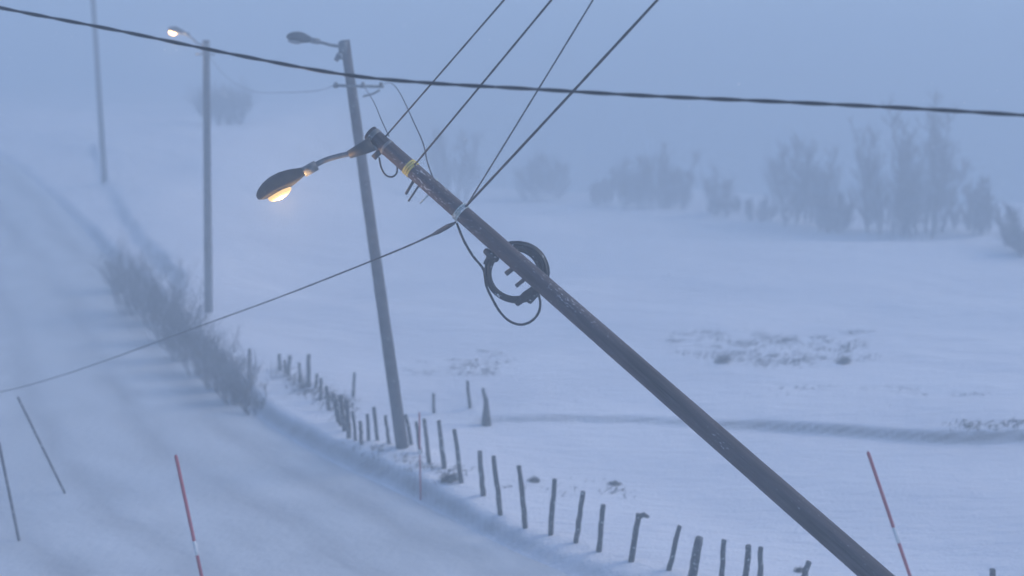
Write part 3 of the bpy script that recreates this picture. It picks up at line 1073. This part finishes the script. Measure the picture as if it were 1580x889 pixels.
for i, (u, vb, vt, w, ns, label) in enumerate(TREES):
    b = ground_px(u, vb)
    if b.y > 95: b = at_y(u, vb, 80); b.z = gz(b.x, b.y)
    sc = FPX / depth_of(b)
    H, W = (vb - vt) / sc, w / sc
    r_ = random.Random(300 + i)
    e = empty('bare_tree', b, label, 'tree', TG)
    tr_, cr = MB(), MB()
    ns = ns + 3
    for k in range(ns):
        a = r_.uniform(0, 6.283)
        off = (k + .5) / ns - .5
        s0 = b + Vector((off * W * .72, r_.uniform(-1.6, 1.6), 0)); s0.z = gz(s0.x, s0.y) - .15
        hh = H * (r_.uniform(.5, .85) if k % 2 else r_.uniform(.82, 1.03)) * (1 - .9 * off * off)
        lean = Vector((off * .30 + r_.gauss(0, .10) + (-.22 if i == 0 else .18 if i == 5 else 0), r_.uniform(-.12, .12), 1)).normalized()
        pts = [s0]
        d_ = lean
        for j in range(7):
            d_ = (d_ + Vector((r_.gauss(0, .05), r_.gauss(0, .05), .02))).normalized()
            pts.append(pts[-1] + d_ * hh / 7)
        rads = [max(.062 * (1 - .86 * j / 7) * (H / 4.5) ** .5, .012) for j in range(8)]
        tr_ = MB(); tr_.tube(pts, rads, 7, True); tr_.build('trunk', M['birch'], e)
        for j in range(40):
            t = r_.uniform(.03, .98) * 7
            ii_ = min(int(t), 6)
            q_ = pts[ii_].lerp(pts[ii_ + 1], t - ii_)
            a = r_.uniform(0, 6.283)
            o_ = Vector((math.cos(a) * .9, math.sin(a) * .9, r_.uniform(.3, 1.2)))
            ln = min(W * .50, H * .34) * (1.05 - .55 * t / 7) * r_.uniform(.4, 1.15)
            branchy(cr, r_, q_, o_, ln, .022, 2, .10, .7, 6, 3)
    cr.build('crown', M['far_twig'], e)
# fainter trees up the road, left
for i, (u, vt, w, y, zb, label) in enumerate([
        (350, 172, 130, 84, None, 'hardly visible broad bare tree behind the burning lamp pole'),
        (700, 205, 90, 82, None, 'ghostly bare tree behind the slack wires of the toppled pole')]):
    r = ray(u, 300)
    x = r.x / r.y * y
    b = Vector((x, y, gz(x, y)))
    sc = FPX / y
    top = at_y(u, vt, y)
    H, W = top.z - b.z, w / sc
    r_ = random.Random(400 + i)
    e = empty('bare_tree', b, label, 'tree', 'ghostly trees in the fog behind the poles')
    tr_, cr = MB(), MB()
    for k in range(4):
        off = (k + .5) / 4 - .5
        s0 = b + Vector((off * W * .5, r_.uniform(-.4, .4), -.15))
        pts = [s0]; d_ = Vector((off * .4, 0, 1)).normalized()
        for j in range(6):
            d_ = (d_ + Vector((r_.gauss(0, .05), r_.gauss(0, .05), .02))).normalized()
            pts.append(pts[-1] + d_ * H * r_.uniform(.9, 1) / 6)
        tr_ = MB(); tr_.tube(pts, [.08 * (1 - .85 * j / 6) + .008 for j in range(7)], 7, True); tr_.build('trunk', M['birch'], e)
        for j in range(34):
            t = r_.uniform(.02, .98) * 6; ii_ = min(int(t), 5)
            q_ = pts[ii_].lerp(pts[ii_ + 1], t - ii_)
            a = r_.uniform(0, 6.283)
            branchy(cr, r_, q_, Vector((math.cos(a) * .7, math.sin(a) * .7, r_.uniform(.6, 1.2))), W * .4 * (1.05 - .6 * t / 6), .022, 2, .1, .7, 6, 3)
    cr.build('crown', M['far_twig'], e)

# ------------------------------------------------------------------ the air
hm = bpy.data.materials.new('haze')
hm.use_nodes = True
ht_ = hm.node_tree
for n_ in list(ht_.nodes):
    if n_.type == 'BSDF_PRINCIPLED': ht_.nodes.remove(n_)
pv = ht_.nodes.new('ShaderNodeVolumePrincipled')
pv.inputs['Color'].default_value = HAZE_COLOR
pv.inputs['Density'].default_value = HAZE_DENSITY
pv.inputs['Anisotropy'].default_value = 0.1
ht_.links.new(pv.outputs[0], ht_.nodes['Material Output'].inputs['Volume'])
zmin = float(ZZ.min()) - 1.0
mb = MB()
x0, x1, y0, y1, z0, z1 = -336, 336, -18, 426, zmin, 19.0
mb.v = [Vector(c) for c in ((x0, y0, z0), (x1, y0, z0), (x1, y1, z0), (x0, y1, z0), (x0, y0, z1), (x1, y0, z1), (x1, y1, z1), (x0, y1, z1))]
mb.f = [(0, 3, 2, 1), (4, 5, 6, 7), (0, 1, 5, 4), (1, 2, 6, 5), (2, 3, 7, 6), (3, 0, 4, 7)]
hz = mb.build('haze', hm, None, smooth=False)
tag(hz, kind='stuff')

# ------------------------------------------------------------------ drifting snow swept along the road
dm = bpy.data.materials.new('drift_veil')
dm.use_nodes = True
dn_ = dm.node_tree
for n_ in list(dn_.nodes):
    if n_.type == 'BSDF_PRINCIPLED': dn_.nodes.remove(n_)
dv = dn_.nodes.new('ShaderNodeVolumePrincipled')
dv.inputs['Color'].default_value = (0.80, 0.83, 0.86, 1)
gx = nnode(dn_, 'ShaderNodeNewGeometry')
mp = nnode(dn_, 'ShaderNodeMapping'); mp.inputs['Scale'].default_value = (0.10, 0.30, 0.55); mp.inputs['Rotation'].default_value = (0, 0.25, 0.5)
nz = nnode(dn_, 'ShaderNodeTexNoise'); nz.inputs['Scale'].default_value = 1.0; nz.inputs['Detail'].default_value = 3.0
dn_.links.new(gx.outputs['Position'], mp.inputs[0]); dn_.links.new(mp.outputs[0], nz.inputs['Vector'])
sz = nnode(dn_, 'ShaderNodeSeparateXYZ'); dn_.links.new(gx.outputs['Position'], sz.inputs[0])
hf_ = math_node(dn_, 'SUBTRACT', 1.0, math_node(dn_, 'DIVIDE', sz.outputs[2], 5.5), clamp=True)
nn = math_node(dn_, 'MULTIPLY', math_node(dn_, 'SUBTRACT', nz.outputs['Fac'], 0.47, clamp=True), 0.32)
dn_.links.new(math_node(dn_, 'MULTIPLY', nn, math_node(dn_, 'MULTIPLY', hf_, hf_)), dv.inputs['Density'])
dn_.links.new(dv.outputs[0], dn_.nodes['Material Output'].inputs['Volume'])
mb = MB()
x0, x1, y0, y1, z0, z1 = -44, 14, 20, 84, -0.6, 5.6
mb.v = [Vector(c) for c in ((x0, y0, z0), (x1, y0, z0), (x1, y1, z0), (x0, y1, z0), (x0, y0, z1), (x1, y0, z1), (x1, y1, z1), (x0, y1, z1))]
mb.f = [(0, 3, 2, 1), (4, 5, 6, 7), (0, 1, 5, 4), (1, 2, 6, 5), (2, 3, 7, 6), (3, 0, 4, 7)]
dz_ = mb.build('drifting_snow_haze', dm, None, smooth=False)
tag(dz_, kind='stuff')

# ------------------------------------------------------------------ flakes in the air
r_ = np.random.default_rng(5)
NF = 9000
c = np.stack([r_.uniform(-24, 24, NF), r_.uniform(4, 44, NF), r_.uniform(0.3, 16, NF)], 1)
rad = r_.uniform(0.003, 0.008, NF)
octv = np.array([(1, 0, 0), (-1, 0, 0), (0, 1, 0), (0, -1, 0), (0, 0, 1), (0, 0, -1)], float)
octf = np.array([(0, 2, 4), (2, 1, 4), (1, 3, 4), (3, 0, 4), (2, 0, 5), (1, 2, 5), (3, 1, 5), (0, 3, 5)])
vv = (c[:, None, :] + octv[None] * rad[:, None, None] * r_.uniform(.6, 1.3, (NF, 6, 1))).reshape(-1, 3)
ff = (octf[None] + 6 * np.arange(NF)[:, None, None]).reshape(-1, 3)
me = bpy.data.meshes.new('snowfall')
me.from_pydata(vv.tolist(), [], ff.tolist())
fm, fnt, fp = new_mat('snowflake')
fnt.links.new(ramp(fnt, noise(fnt, 3, 2), .3, .7, (0.82, 0.83, 0.85), (0.9, 0.9, 0.91)), fp.inputs['Base Color'])
fp.inputs['Roughness'].default_value = 0.9
me.materials.append(fm)
sf = bpy.data.objects.new('snowfall', me)
COL.objects.link(sf)
tag(sf, kind='stuff')
